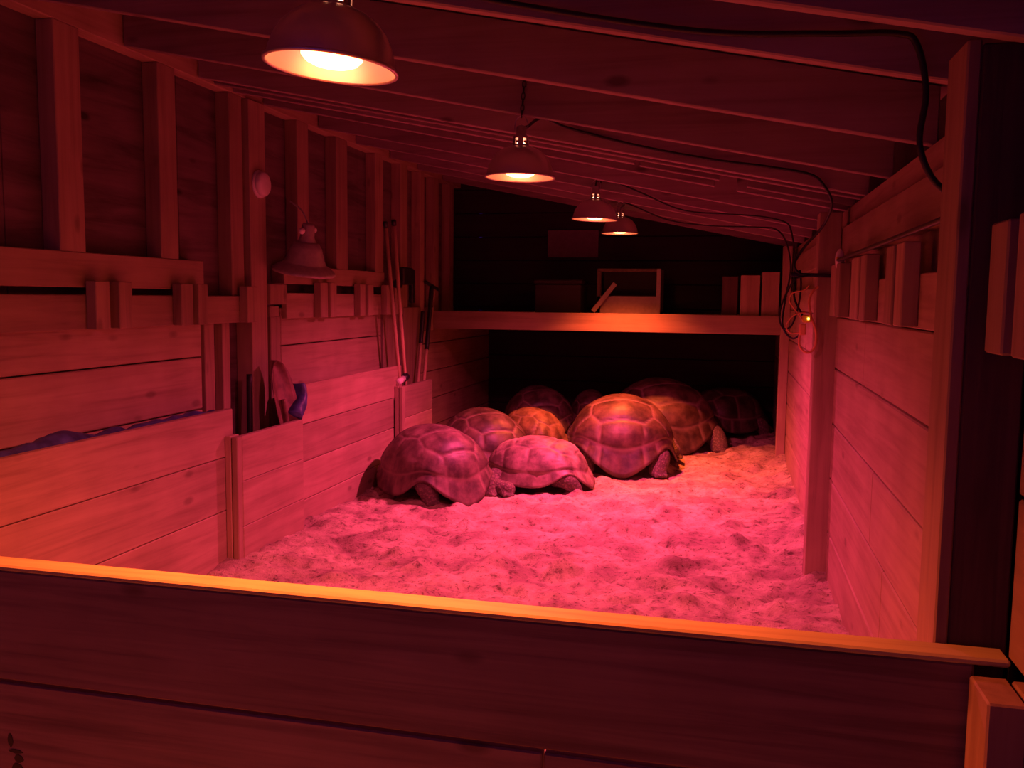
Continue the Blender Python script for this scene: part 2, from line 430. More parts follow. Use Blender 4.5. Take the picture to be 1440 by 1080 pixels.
# planter-like barrier walls along the left side
def barrier(name, label, y0, y1, rows, x0, x1, ends=None, top_start=None):
    t = empty(name, ((x0+x1)/2, (y0+y1)/2, 0)); tag(t, label, 'plank wall')
    for i, (a, c) in enumerate(rows):
        e = y1 if not ends else ends[i]
        board('board', (x0, top_start if top_start and i == len(rows)-1 else y0, a+.002), (x1, e, c-.002), WY, t)
    return t
barrier('plank_wall', 'low stacked plank wall at the left front with a tarp behind it', 1.995, 4.47, ((-.1, .30), (.30, .60), (.60, .865)), -2.72, -2.68)
barrier('plank_wall', 'low stacked plank wall behind the spade, reaching to the two poles', 5.03, 7.15, ((-.1, .15), (.15, .405), (.405, .655), (.655, .92)), -2.72, -2.68, (6.97, 6.97, 6.97, 7.15), 5.225)
def pilaster(label, y0, y1, z1, joints):
    t = empty('guide_pilaster', (-2.64, (y0+y1)/2, 0)); tag(t, label, 'guide post')
    board('slat', (-2.679, y0, -.1), (-2.643, y0+.09, z1+.005), WZ, t)
    board('slat', (-2.638, y0, -.1), (-2.602, y0+.05, z1), WZ, t)
    zz = [-.1]+joints+[z1]
    for a, c in zip(zz, zz[1:]): board('face_board', (-2.640, y0+.053, a+.001), (-2.602, y1, c-.001), WY, t)
pilaster('short boarded pilaster in front of the spade, with two dark slats', 4.38, 5.17, .715, [.2, .458])
pilaster('farther short boarded pilaster left of the tortoises, with two dark slats', 6.98, 7.74, .75, [.24, .48])

# ------------------------------------------------------------------ right wall framing
thing(board('header_board', (.563, 2.19, 1.715), (.60, 10.6, 1.875), WY), 'long header board under the rafter ends along the right wall', 'board')
thing(board('ledger_board', (.556, 2.19, 1.42), (.60, 10.6, 1.585), WY), 'backing board behind the guide blocks along the right wall', 'board')
def guide_right(y0, y1, label, z0=1.425, z1=1.68, x0=.505, x1=.556):
    thing(board('guide_block', (x0, y0, z0), (x1, y1, z1), WZ), label, 'block', 'guide blocks of the right wall')
guide_right(2.88, 2.995, 'near block of the right-wall guide pair closest to the front post')
guide_right(3.045, 3.175, 'far block of the right-wall guide pair closest to the front post')
guide_right(3.63, 3.755, 'near block of the middle guide pair on the right wall')
guide_right(3.805, 4.03, 'far block of the middle guide pair on the right wall')
guide_right(4.43, 4.565, 'near block of the right-wall guide pair beside the cord bundle')
guide_right(4.60, 4.79, 'far block of the right-wall guide pair beside the cord bundle')
guide_right(1.835, 1.945, 'pale guide block in front of the dark front post', 1.402, 1.655, .50, .66)
guide_right(1.66, 1.775, 'pale guide block at the right picture edge nearest the viewer', 1.402, 1.66, .50, .66)
pst = empty('front_post', (.54, 2.11, 0)); tag(pst, 'heavy front post at the right end of the barrier, shaded face coloured dark, lit inner face pale', 'post')
board('post_core', (.484, 2.02, -.1), (.598, 2.185, 2.02), DARKZ, pst)  # shade of the unlit face is put into the wood colour
tag(board('lit_inner_face', (.455, 2.02, -.1), (.483, 2.185, 2.03), WZ, pst), 'inner face coloured pale as the lamp-lit side')  # lamp-lit side of the same post, painted as a paler layer
thing(board('post', (.45, 4.90, -.1), (.56, 5.04, 1.955), WZ), 'square post on the right wall where the cord bundle hangs', 'post')
thing(board('post', (.475, 8.40, -.1), (.553, 8.52, 1.985), WZ), 'rear right post holding the end of the orange beam', 'post')
thing(board('beam', (-2.84, 8.40, 1.19), (.474, 8.44, 1.362), WX), 'long horizontal beam across the back above the tortoises', 'beam')
bm = bmesh.new()
for i in range(4): add_box(bm, (-2.84, 8.445+i*.31, 1.318), (.55, 8.75+i*.31, 1.355), .003)
thing(finish('platform_deck', bm, WX), 'boarded storage platform behind the long beam', 'platform')

# ------------------------------------------------------------------ front barrier
bm = bmesh.new()
add_box(bm, (-3.2, -.022, 0), (.52, .022, .305), .006)
thing(finish('barrier_board', bm, OLDX, None, (0, 1.967, .455)), 'topmost dark barrier board across the front, under the glowing cap rail', 'board', 'front barrier boards')
bm = bmesh.new(); add_box(bm, (-1.9, -.036, 0), (1.9, .036, .016), .005)
thing(finish('cap_rail', bm, wood('lamp_yellow_cap', 0, (.50, .48, .22), (.36, .32, .15), knots=.3), None, (-1.315, 1.974, .7602)), 'narrow cap rail along the barrier top, glowing yellow under the nearest lamp', 'rail')  # wood colour yellowed to carry part of the lamp's glow
bb = thing(board('barrier_board', (-3.2, 1.947, .155), (-.385, 1.987, .446), OLDX), 'second barrier board down, longer left piece with a black smudge', 'board', 'front barrier boards')
bm = bmesh.new()
for x, z, w_, h_ in ((-1.86, .285, .008, .020), (-1.845, .255, .022, .006), (-1.835, .235, .014, .012), (-1.84, .205, .018, .018), (-1.838, .185, .014, .016)):
    t = bmesh.new(); bmesh.ops.create_circle(t, cap_ends=True, segments=14, radius=1)
    for v in t.verts: v.co = Vector((v.co.x*w_*(1+.4*noise.noise(v.co*3)), 0, v.co.y*h_*(1+.4*noise.noise(v.co*4))))
    r_ = bmesh.ops.extrude_face_region(t, geom=t.faces[:])
    for v in r_['geom']:
        if isinstance(v, bmesh.types.BMVert): v.co.y -= .0012
    merge(bm, t, 0, Matrix.Translation((x+1.7925, -.0203, z-.155)))
tag(finish('smudge', bm, BLACK, bb), 'black smudge')
thing(board('barrier_board', (-.38, 1.947, .155), (.573, 1.987, .446), OLDX), 'second barrier board down, short darker right piece', 'board', 'front barrier boards')
thing(board('barrier_board', (-3.2, 1.947, -.15), (.573, 1.987, .148), OLDX), 'lowest barrier board at the bottom of the front', 'board', 'front barrier boards')
thing(board('guide_post', (.505, 1.79, -.06), (.575, 1.925, .745), WZ), 'short pale guide post in front of the barrier right end', 'post')
thing(board('guide_post', (.583, 1.79, -.06), (.655, 1.925, .742), WZ), 'second short guide post at the bottom right corner', 'post')

# ------------------------------------------------------------------ heat lamps
PINK, AMBER = (1.0, .06, .22), (1.0, .115, .028)
def bulb_mesh(m_face, m_neck, parent):
    bm = bmesh.new()
    prof = [(0, -.006), (.022, -.005), (.045, -.001), (.062, .006), (.073, .018)]
    add_lathe(bm, prof, 40, 0)
    neck = [(.073, .018), (.074, .030), (.064, .055), (.042, .085), (.03, .115), (.019, .125), (.019, .15), (0, .15)]
    o = finish('bulb', bm, m_face, parent, (0, 0, .004), True)
    bm = bmesh.new(); add_lathe(bm, neck, 40)
    finish('bulb_neck', bm, m_neck, o, (0, 0, 0), True)
    return o
DOME = [(.155, 0), (.153, .012), (.150, .03), (.141, .058), (.126, .085), (.106, .107), (.082, .124), (.058, .134), (.040, .138)]
def heat_lamp(loc, tilt, col, strength, label, hook, beam=152, blend=1.0, size=1.0):
    t = empty('heat_lamp', loc, tilt); tag(t, label, 'heat lamp', 'heat lamps hanging in a row')
    t.scale = (size,)*3
    bm = bmesh.new()
    add_lathe(bm, [(.1605, .004), (.1605, -.003), (.155, -.003)]+DOME, 64)
    o = finish('shade', bm, SHADE, t, (0, 0, 0), True)
    sm = o.modifiers.new('thick', 'SOLIDIFY'); sm.thickness = .0016; sm.offset = 1
    bm = bmesh.new()                                           # vented socket collar: a ring with slots
    add_lathe(bm, [(.040, .138), (.038, .146), (.037, .172), (.034, .182), (.024, .19), (.024, .225), (.012, .232), (0, .232)], 48, 0, lambda i, k: i == 1 and k % 8 in (0, 1, 2))
    sock = finish('socket', bm, STEEL, t, (0, 0, 0), True)
    bulb_mesh(bulb_mat('bulb_face_glass', (1, .135, .035), 55), bulb_mat('bulb_neck_glass', (1, .3, .15), 12), t)
    sl = bpy.data.lights.new('flood_beam', 'SPOT'); sl.energy = strength; sl.color = col
    sl.spot_size = R(beam); sl.spot_blend = blend; sl.shadow_soft_size = .03
    so = bpy.data.objects.new('flood_beam', sl); COL.objects.link(so); so.parent = t; so.location = (0, 0, -.04)
    bm = bmesh.new()                                           # wire hoop and hanging chain
    add_tube(bm, [(-.03, 0, .2), (-.028, 0, .25), (0, 0, .275), (.028, 0, .25), (.03, 0, .2)], .0022, 6)
    finish('hanger_loop', bm, STEEL, sock)
    bm = bmesh.new()
    a = Vector((0, 0, .27)); h = (Vector(hook)-Vector(loc))/size
    n = max(2, int((h-a).length/.026))
    for i in range(n):
        p = a.lerp(h, (i+.5)/n); d = (h-a).normalized()
        s = Vector((1, 0, 0)) if i % 2 else d.cross(Vector((1, 0, 0))).normalized()
        add_tube(bm, [p+d*.017*math.cos(q)+s*.008*math.sin(q) for q in [2*math.pi*k/8 for k in range(9)]], .0022, 5, n=2)
    finish('chain', bm, BLACK, t)
    return t
LAMP1 = heat_lamp((-.945, 2.045, 2.047), (R(-1), R(5), 0), AMBER, 540, 'large nearest heat lamp glowing over the front barrier', (-.945, 1.965, roof(-.945)+.06), 138)
LAMP2 = heat_lamp((-.889, 3.822, 2.018), (0, R(1), 0), PINK, 250, 'second heat lamp back, hanging on a dark chain from a rafter side', (-.878, 3.818, 2.47), size=.941)
LAMP3 = heat_lamp((-.93, 6.33, 2.055), (0, R(2), 0), PINK, 680, 'third heat lamp back, smaller with a red glow', (-.93, 6.57, roof(-.93)+.05))
LAMP4 = heat_lamp((-.93, 7.86, 2.068), (0, 0, 0), AMBER, 560, 'farthest heat lamp, smallest with a yellow glow', (-.93, 7.99, roof(-.93)+.05), 106, 1.0)

def tube_thing(name, pts, r, mat, label, cat, group=None, n=8, seg=8):
    o = Vector(pts[0]); bm = bmesh.new()
    add_tube(bm, [Vector(p)-o for p in pts], r, seg, n=n)
    return tag(finish(name, bm, mat, None, o, True), label, cat, group)
def cord(parent, pts, r):
    o = Vector(pts[0]); bm = bmesh.new()
    add_tube(bm, [Vector(p)-o for p in pts], r, 8)
    c = finish('cord', bm, BLACK, parent, o, True)
    c.matrix_parent_inverse = parent.matrix_basis.inverted()
    return tag(c, 'black rubber cord')
cord(LAMP1, [(-.95, 2.09, 2.27), (-.8, 2.20, 2.285), (-.554, 2.27, 2.239), (-.1, 2.28, 2.150), (.2, 2.275, 2.125), (.36, 2.27, 2.115), (.404, 2.268, 2.085), (.428, 2.268, 1.98), (.42, 2.27, 1.87), (.45, 2.275, 1.79), (.50, 2.285, 1.745), (.528, 2.30, 1.73)], .0075)
cord(LAMP2, [(-.889, 3.835, 2.235), (-.885, 3.93, 2.25), (-.86, 4.15, 2.33), (-.784, 4.42, 2.331), (-.435, 4.43, 2.236), (-.097, 4.43, 2.165), (.164, 4.432, 2.125), (.356, 4.432, 2.085), (.42, 4.43, 2.03), (.462, 4.50, 1.97), (.47, 4.68, 1.92), (.445, 4.80, 1.86), (.38, 4.86, 1.78), (.33, 4.87, 1.69), (.36, 4.875, 1.64), (.41, 4.875, 1.632)], .007)
cord(LAMP3, [(-.93, 6.35, 2.27), (-.925, 6.42, 2.345), (-.862, 6.5, 2.354), (-.631, 6.53, 2.26), (-.328, 6.53, 2.131), (0, 6.54, 2.10), (.22, 6.54, 2.08), (.374, 6.54, 2.04), (.40, 6.3, 1.96), (.40, 5.9, 1.80), (.37, 5.4, 1.66), (.36, 5.2, 1.52), (.40, 5.1, 1.42)], .006)
cord(LAMP4, [(-.93, 7.86, 2.285), (-.86, 7.5, 2.27), (-.781, 7.2, 2.248), (-.471, 7.2, 2.12), (-.142, 7.2, 2.073), (.2, 7.2, 2.06), (.338, 7.2, 2.045), (.40, 6.9, 1.94), (.40, 6.2, 1.72), (.33, 5.5, 1.50), (.31, 5.3, 1.36), (.36, 5.2, 1.29), (.42, 5.15, 1.34)], .006)
# things on the right wall
bm = bmesh.new(); add_box(bm, (-.115, -.012, -.010), (.115, .012, .010), .004)
for i in range(5): add_box(bm, (-.09+i*.04, -.016, -.007), (-.07+i*.04, -.011, .007), .001)
STRIP = thing(finish('power_strip', bm, BLACKP, None, (.43, 4.885, 1.632), rot=(0, R(1.5), 0)), 'slim black power strip fixed across the cord post', 'power strip')
cord(STRIP, [(.40, 4.87, 1.63), (.33, 4.875, 1.60), (.27, 4.89, 1.45), (.285, 4.89, 1.36), (.33, 4.89, 1.37), (.36, 4.89, 1.47), (.37, 4.89, 1.58), (.36, 4.885, 1.66)], .005)
nl = empty('plug_sensor', (.522, 4.60, 1.70)); tag(nl, 'small rounded white plug-in unit above the cord post blocks', 'plug')
bm = bmesh.new()
bmesh.ops.create_uvsphere(bm, u_segments=20, v_segments=12, radius=1); bmesh.ops.scale(bm, vec=(.022, .024, .052), verts=bm.verts)
finish('housing', bm, WHITEP, nl, (0, 0, 0), True)
bm = bmesh.new(); bmesh.ops.create_uvsphere(bm, u_segments=12, v_segments=8, radius=.008)
finish('lens', bm, YELLOWP, nl, (-.012, -.018, .006), True)
tube_thing('gap_shadow_rod', [(.512, 4.60, 1.698), (.515, 4.2, 1.70), (.515, 3.2, 1.702), (.512, 2.19, 1.706)], .0085, BLACKP, 'thin black rod drawn for the shadowed gap under the right header board', 'gap_shadow_rod')  # black rod added to draw the gap shadow beneath the header
ct = empty('extension_cord', (.43, 4.87, 1.567)); tag(ct, 'looped orange extension cord hanging on the square post', 'cord')
bm = bmesh.new(); o = Vector((.43, 4.87, 1.567))
add_tube(bm, [Vector(p)-o for p in ((.455, 4.885, 1.575), (.43, 4.88, 1.55), (.412, 4.875, 1.50), (.425, 4.875, 1.42), (.452, 4.875, 1.34), (.448, 4.875, 1.26), (.412, 4.87, 1.232), (.375, 4.87, 1.262), (.372, 4.87, 1.32), (.385, 4.87, 1.345))], .0065, 8)
finish('cable', bm, ORANGE, ct, smooth=True)
bm = bmesh.new(); add_tube(bm, [Vector(p)-o for p in ((.40, 4.88, 1.44), (.35, 4.88, 1.43), (.318, 4.885, 1.40), (.305, 4.885, 1.36), (.33, 4.885, 1.33), (.37, 4.88, 1.335))], .0035, 6)
add_tube(bm, [Vector(p)-o for p in ((.385, 4.882, 1.40), (.34, 4.885, 1.46), (.315, 4.885, 1.50), (.33, 4.885, 1.54), (.385, 4.885, 1.555), (.41, 4.885, 1.58))], .0035, 6)
finish('thin_cable', bm, ORANGE, ct, smooth=True)
bm = bmesh.new(); add_box(bm, (-.016, -.012, -.03), (.016, .012, .03), .006)
finish('socket_end', bm, ORANGE, ct, Vector((.385, 4.868, 1.352))-o)
bm = bmesh.new(); add_box(bm, (-.022, -.014, -.02), (.022, .014, .02), .006)
plg = finish('plug', bm, YELLOWP, ct, Vector((.402, 4.862, 1.408))-o)
bm = bmesh.new(); bmesh.ops.create_uvsphere(bm, u_segments=10, v_segments=8, radius=.006)
PILOT = bulb_mat('pilot_light', (1, .7, .15), 5)
finish('pilot_light', bm, PILOT, plg, (.008, -.016, 0), True)

# ------------------------------------------------------------------ things on the left wall
al = empty('smoke_alarm', (-2.82, 5.05, 2.175), (0, R(90), 0)); tag(al, 'round white alarm disc on the tall left post', 'alarm')
bm = bmesh.new(); add_lathe(bm, [(0, .0), (.083, .0), (.085, .006), (.083, .014), (.06, .016)], 40); finish('base_plate', bm, WHITEP, al, (0, 0, 0), True)
bm = bmesh.new(); add_lathe(bm, [(.06, .014), (.074, .018), (.074, .038), (.066, .048), (.03, .052), (0, .052)], 40); finish('cover', bm, WHITEP, al, (0, 0, 0), True)

GREYM = plain('dull_grey_metal', (.42, .37, .34), .5, .3)
ul = empty('unlit_heat_lamp', (-2.64, 5.28, 1.65), (R(6), R(10), 0)); ul.scale = (1.12,)*3; tag(ul, 'unlit bell-shaped heat lamp hung on the left wall stud', 'lamp')
bm = bmesh.new()
add_lathe(bm, [(.176, -.006), (.18, 0), (.175, .012), (.150, .032), (.125, .046), (.118, .052), (.118, .057), (.108, .075), (.103, .095), (.101, .099), (.092, .125), (.088, .140), (.084, .144), (.072, .165), (.05, .172)], 56)
o = finish('shade', bm, GREYM, ul, (0, 0, 0), True); q = o.modifiers.new('thick', 'SOLIDIFY'); q.thickness = .002
bm = bmesh.new(); add_lathe(bm, [(.05, .17), (.048, .18), (.040, .20), (.036, .26), (.03, .275), (0, .275)], 32); finish('socket', bm, GREYM, ul, (0, 0, 0), True)
for s in (-1, 1):
    bm = bmesh.new(); bmesh.ops.create_uvsphere(bm, u_segments=14, v_segments=10, radius=1); bmesh.ops.scale(bm, vec=(.016, .024, .018), verts=bm.verts)
    tag(finish('wing_nut', bm, WHITEP, ul, (.0, s*.072, .235), True), 'pale wing nut')
bm = bmesh.new(); add_tube(bm, [(0, -.06, .235), (0, .06, .235)], .006, 8); finish('clamp_bar', bm, GREYM, ul)
bm = bmesh.new(); add_tube(bm, [(0, 0, .27), (-.05, .0, .34), (-.13, .0, .38)], .005, 8); finish('hook', bm, GREYM, ul)

def pole(name, base, top, r, label, cat, tip=.05):
    base, top = Vector(base), Vector(top)
    t = empty(name, base); tag(t, label, cat)
    d = top-base
    rot = Vector((0, 0, 1)).rotation_difference(d.normalized()).to_matrix().to_4x4()
    L = d.length
    bm = bmesh.new(); add_lathe(bm, [(0, 0), (r, 0), (r, L-tip), (0, L-tip)], 16); bmesh.ops.transform(bm, matrix=rot, verts=bm.verts)
    finish('handle', bm, HANDLE, t, (0, 0, 0), True)
    bm = bmesh.new(); add_lathe(bm, [(0, L-tip), (r*1.25, L-tip), (r*1.3, L-.01), (r*.8, L), (0, L)], 16); bmesh.ops.transform(bm, matrix=rot, verts=bm.verts)
    finish('end_cap', bm, BLACKP, t, (0, 0, 0), True)
    return t
pole('broom_pole', (-2.67, 7.27, .02), (-2.685, 6.80, 2.10), .0155, 'pale pole with black end cap leaning on the wall, left of the two', 'pole')
pole('broom_pole', (-2.665, 7.36, .02), (-2.675, 6.96, 2.125), .0155, 'pale pole with black end cap leaning on the wall, right of the two', 'pole')
# T-handled tool and the second tool
def toolpost(name, base, top, r, m_lo, m_hi, split, label, cat, tee=False):
    base, top = Vector(base), Vector(top); t = empty(name, base); tag(t, label, cat)
    d = top-base; mid = d*split
    bm = bmesh.new(); add_tube(bm, [(0, 0, 0), mid*.5, mid], r, 10); finish('handle', bm, m_lo, t, smooth=True)
    bm = bmesh.new(); add_tube(bm, [mid, (mid+d)/2, d], r*1.5, 10); finish('grip', bm, m_hi, t, smooth=True)
    if tee:
        bm = bmesh.new(); add_tube(bm, [d+Vector((-.03, -.11, .035)), d, d+Vector((.03, .11, -.035))], .016, 10); finish('crossbar', bm, m_hi, t, smooth=True)
    return t
toolpost('tee_handled_tool', (-2.70, 7.62, .02), (-2.78, 8.25, 1.605), .015, HANDLE, BLACKP, .62, 'tool with a black tee handle leaning right of the pale poles', 'tool', True)
toolpost('garden_tool', (-2.74, 7.60, .02), (-2.79, 8.02, 1.36), .014, HANDLE, BLACKP, .78, 'pale-handled tool with a black sleeve leaning left of the tee-handled tool', 'tool')
fl = empty('flashlight', (-2.66, 7.02, .752)); tag(fl, 'small pale flashlight with a black end lying on the far pilaster', 'flashlight')
rot = Matrix.Rotation(R(-80), 4, 'X') @ Matrix.Rotation(0, 4, 'Z')
bm = bmesh.new(); add_lathe(bm, [(0, 0), (.026, 0), (.026, .12), (0, .12)], 20); bmesh.ops.transform(bm, matrix=rot, verts=bm.verts); finish('barrel', bm, WHITEP, fl, (0, 0, .03), True)
bm = bmesh.new(); add_lathe(bm, [(0, .12), (.024, .12), (.034, .16), (.034, .19), (.028, .192), (0, .186)], 20); bmesh.ops.transform(bm, matrix=rot, verts=bm.verts); finish('head', bm, BLACKP, fl, (0, 0, .03), True)
bm = bmesh.new(); add_box(bm, (-.03, -.12, 0), (.03, .12, .15), .012); add_box(bm, (-.02, .12, -.16), (.02, .19, .14), .01); add_box(bm, (-.02, -.26, -.03), (.02, -.12, .04), .012)
thing(finish('charger_box', bm, BLACKP, None, (-2.732, 7.40, 1.60), rot=(0, 0, 0)), 'black plastic box behind the two pale poles', 'box')
tube_thing('bar', [(-2.79, 4.84, -.02), (-2.80, 4.86, .55), (-2.805, 4.875, 1.02)], .018, BLACK, 'short black bar standing left of the spade', 'bar')

# spade: blade up, leaning on the tall post
sp = empty('spade', (-2.66, 5.09, .02)); tag(sp, 'rusty spade standing blade up beside the tall left post', 'spade')
bm = bmesh.new()
n_u, n_v = 13, 20
gr = []
for j in range(n_v+1):
    v = j/n_v
    zz = .665+.41*v
    w = .150*(1-.12*(1-v))*math.sqrt(max(0, 1-max(0, (v-.25)/.75)**2.2))+.002
    row = []
    for i in range(n_u):
        u = i/(n_u-1)*2-1
        row.append(bm.verts.new((.045*u*u-.10*v + (-.012 if abs(u) < .12 and v < .6 else 0), u*w-.05+.02*v, zz)))
    gr.append(row)
for j in range(n_v):
    for i in range(n_u-1): bm.faces.new((gr[j][i], gr[j][i+1], gr[j+1][i+1], gr[j+1][i])).smooth = True
o = finish('blade', bm, RUST, sp, (0, 0, 0), True); q = o.modifiers.new('thick', 'SOLIDIFY'); q.thickness = .004
bm = bmesh.new(); add_tube(bm, [(.0, -.02, .60), (-.008, -.02, .72), (-.025, -.02, .83)], lambda t: .022-.008*t, 12); finish('socket', bm, RUST, sp, smooth=True)
bm = bmesh.new(); add_tube(bm, [(0, -.02, 0), (0, -.02, .3), (0, -.02, .61)], .017, 12); finish('handle', bm, HANDLE, sp, smooth=True)

# blue tarpaulins
def tarp(name, pts, rad, seed, label):
    o = Vector(pts[0]); bm = bmesh.new()
    add_tube(bm, [Vector(p)-o for p in pts], rad, 20, n=10)
    for v in bm.verts:
        q = noise.noise_vector(v.co*9+Vector((seed, 0, 0)))*.022+noise.noise_vector(v.co*28)*.008
        v.co += Vector((q.x*.6, q.y, q.z))
    return tag(finish(name, bm, BLUE, None, o, True), label, 'tarpaulin')
tarp('rolled_tarpaulin', [(-2.79, 2.05, .80), (-2.79, 2.6, .81), (-2.79, 3.0, .815), (-2.79, 3.3, .83), (-2.79, 3.45, .80), (-2.795, 3.8, .80), (-2.79, 4.3, .805), (-2.79, 4.44, .81)], lambda t: .062-.02*max(0, t-.6), 3, 'long blue rolled tarpaulin lying behind the left plank wall')
tarp('crumpled_tarpaulin', [(-2.655, 5.14, .72), (-2.655, 5.20, .80), (-2.66, 5.24, .88), (-2.665, 5.25, .93)], lambda t: .060-.025*t, 8, 'crumpled blue tarpaulin bunched beside the spade blade')

# ------------------------------------------------------------------ things on the rear platform
ZP = 1.356
thing(board('wood_block', (.115, 8.46, ZP), (.285, 8.72, ZP+.37), WZ), 'pale upright block on the platform, middle of three at the right end', 'block')
thing(board('wood_block', (.302, 8.46, ZP), (.455, 8.80, ZP+.40), WZ), 'tallest upright block on the platform, against the right post', 'block')
bm = bmesh.new(); add_box(bm, (-.07, -.1, 0), (.07, .1, .36), .004)
add_lathe(bm, [(0, 0), (.02, 0), (.02, .01)], 12)
thing(finish('wood_block', bm, DARKZ, None, (.02, 8.60, ZP)), 'dim upright block on the platform, left of the three at the right end', 'block')
bm = bmesh.new(); add_box(bm, (-.27, -.01, 0), (.27, .01, .285), .003)
thing(finish('hanging_panel', bm, CARD, None, (-1.60, 9.385, 1.93)), 'plain rectangular panel hung on the dark partition behind the lamps', 'panel')
cr = empty('storage_crate', (-1.62, 8.85, ZP)); tag(cr, 'dim storage crate on the platform below the hung panel', 'crate')
bm = bmesh.new(); add_box(bm, (-.23, -.2, 0), (.23, .2, .28), .01); finish('body', bm, DARKX, cr)
bm = bmesh.new(); add_box(bm, (-.245, -.215, .28), (.245, .215, .325), .012); finish('lid', bm, DARKX, cr)
bn = empty('tool_bin', (-.92, 8.72, ZP)); tag(bn, 'open dark tool bin with a pale front board in the middle of the platform', 'bin')
tag(board('front_board', (-.30, -.16, 0), (.27, -.14, .17), CARD, None), None).parent = bn
bm = bmesh.new(); add_box(bm, (.265, -.17, 0), (.305, -.13, .43), .004); finish('upright', bm, CARD, bn)
bm = bmesh.new(); add_box(bm, (-.30, -.16, 0), (-.262, -.12, .40), .004); finish('upright', bm, DARKZ, bn)
bm = bmesh.new(); add_box(bm, (-.30, -.12, 0), (.30, .35, .02), .003); add_box(bm, (-.30, .33, .02), (.30, .35, .44), .003); finish('back_board', bm, DARKX, bn)
bm = bmesh.new(); add_box(bm, (-.30, -.155, .40), (.30, -.135, .43), .003); finish('top_rail', bm, DARKZ, bn)
o = Vector((-1.25, 8.52, ZP+.02)); bm = bmesh.new(); add_box(bm, (-.022, -.012, 0), (.022, .012, .34), .004)
thing(finish('loose_stick', bm, CARD, None, o, rot=(0, R(38), 0)), 'pale stick leaning diagonally against the tool bin', 'stick')

# ------------------------------------------------------------------ tortoises
def shell_mesh(L, W, H, rng, rim=.12):
    a, b_ = L/2, W/2
    NT, NR = 132, 46
    VC = [(.74, 0), (.40, 0), (.03, 0), (-.36, 0), (-.72, 0)]
    CC = []
    for s in (-1, 1): CC += [(.60, s*.60), (.22, s*.68), (-.20, s*.68), (-.60, s*.58)]
    cells = [(x+rng.uniform(-.02, .02), y+(rng.uniform(-.02, .02) if y else 0)) for x, y in VC+CC]
    SB = .83
    def gs(t, m, w):
        d = (t-m+math.pi) % (2*math.pi)-math.pi
        return math.exp(-(d/w)**2)
    me_v, seam, bmp = [], [], []
    def pt(s, th):
        ph = s*math.pi/2
        r = math.sin(ph)**.80
        z = math.cos(ph)**.86 if ph < math.pi/2-1e-6 else 0
        fl = max(0, (s-.80)/.20)
        r *= 1+(.07+.06*gs(th, math.pi, .45)+.05*gs(th, 0, .6))*fl*fl
        lift = .62*gs(th, .0, .42)*.16 + .112*(gs(th, math.pi-.80, .30)+gs(th, math.pi+.80, .30)) + .055*(gs(th, .75, .25)+gs(th, -.75, .25)) - .075*gs(th, math.pi, .30) - .03*(gs(th, 1.57, .5)+gs(th, -1.57, .5))
        lift *= H/.5
        px, py = math.cos(th), math.sin(th)
        # a squarer oval, narrower in front
        k = 1+.05*abs(math.sin(2*th))
        X = a*px*r*k; Y = b_*py*r*k*(1-.06*px)
        Z = rim+(H-rim)*z + lift*s**5
        Z += .012*fl*fl
        # distances to plate seams in the flattened plan
        qx, qy = s*px, s*py
        if s < SB+.0:
            ds = sorted(math.hypot((qx-cx)*(1.0), (qy-cy)*(.86)) for cx, cy in cells)
            e = min((ds[1]-ds[0]), (SB-s)*1.6); c = ds[0]
        else:
            mth = 2*math.pi/25
            f = abs(((th/mth)+.5) % 1-.5)*mth*s
            e = min(f*2, (s-SB)*1.6); c = .2
        sm = math.exp(-(e/.023)**2)
        h = -.009*math.exp(-(e/.03)**2)
        if s < SB: h += .016*math.exp(-(c/.17)**2)+.0016*math.sin(e*95)*math.exp(-(e/.25)**2)
        n = Vector((X/a/a, Y/b_/b_, max(.05, (Z-rim))/H/H)).normalized()
        p = Vector((X, Y, Z))+n*h*(L/.9)
        p += n*.006*noise.noise(p*6+Vector((rng_off, 0, 0)))
        return p, sm
    rng_off = rng.uniform(0, 50)
    bm = bmesh.new()
    p, sm = pt(0.0001, 0); top = bm.verts.new(p); seam = [0.0]
    rings = []
    for j in range(1, NR+1):
        row = []
        for i in range(NT):
            p, sm = pt(j/NR, 2*math.pi*i/NT); row.append(bm.verts.new(p)); seam.append(sm)
        rings.append(row)
    for i in range(NT): bm.faces.new((top, rings[0][i], rings[0][(i+1) % NT]))
    for q, w in zip(rings, rings[1:]):
        for i in range(NT): bm.faces.new((q[i], w[i], w[(i+1) % NT], q[(i+1) % NT]))
    return bm, seam

def add_ball(bm, c, r, seg=16):
    t = bmesh.new(); bmesh.ops.create_uvsphere(t, u_segments=seg, v_segments=seg//2+2, radius=1)
    merge(bm, t, 0, Matrix.Translation(c) @ Matrix.Diagonal((*r, 1)))
def add_limb(bm, chain):
    """tapered limb through (point, radius) joints"""
    pts = [Vector(p) for p, r in chain]; rs = [r for p, r in chain]
    def rad(t):
        f = t*(len(rs)-1); i = min(int(f), len(rs)-2); return rs[i]+(rs[i+1]-rs[i])*(f-i)
    add_tube(bm, pts, rad, 14)
    for p, r in zip(pts, rs): add_ball(bm, p, (r, r, r))

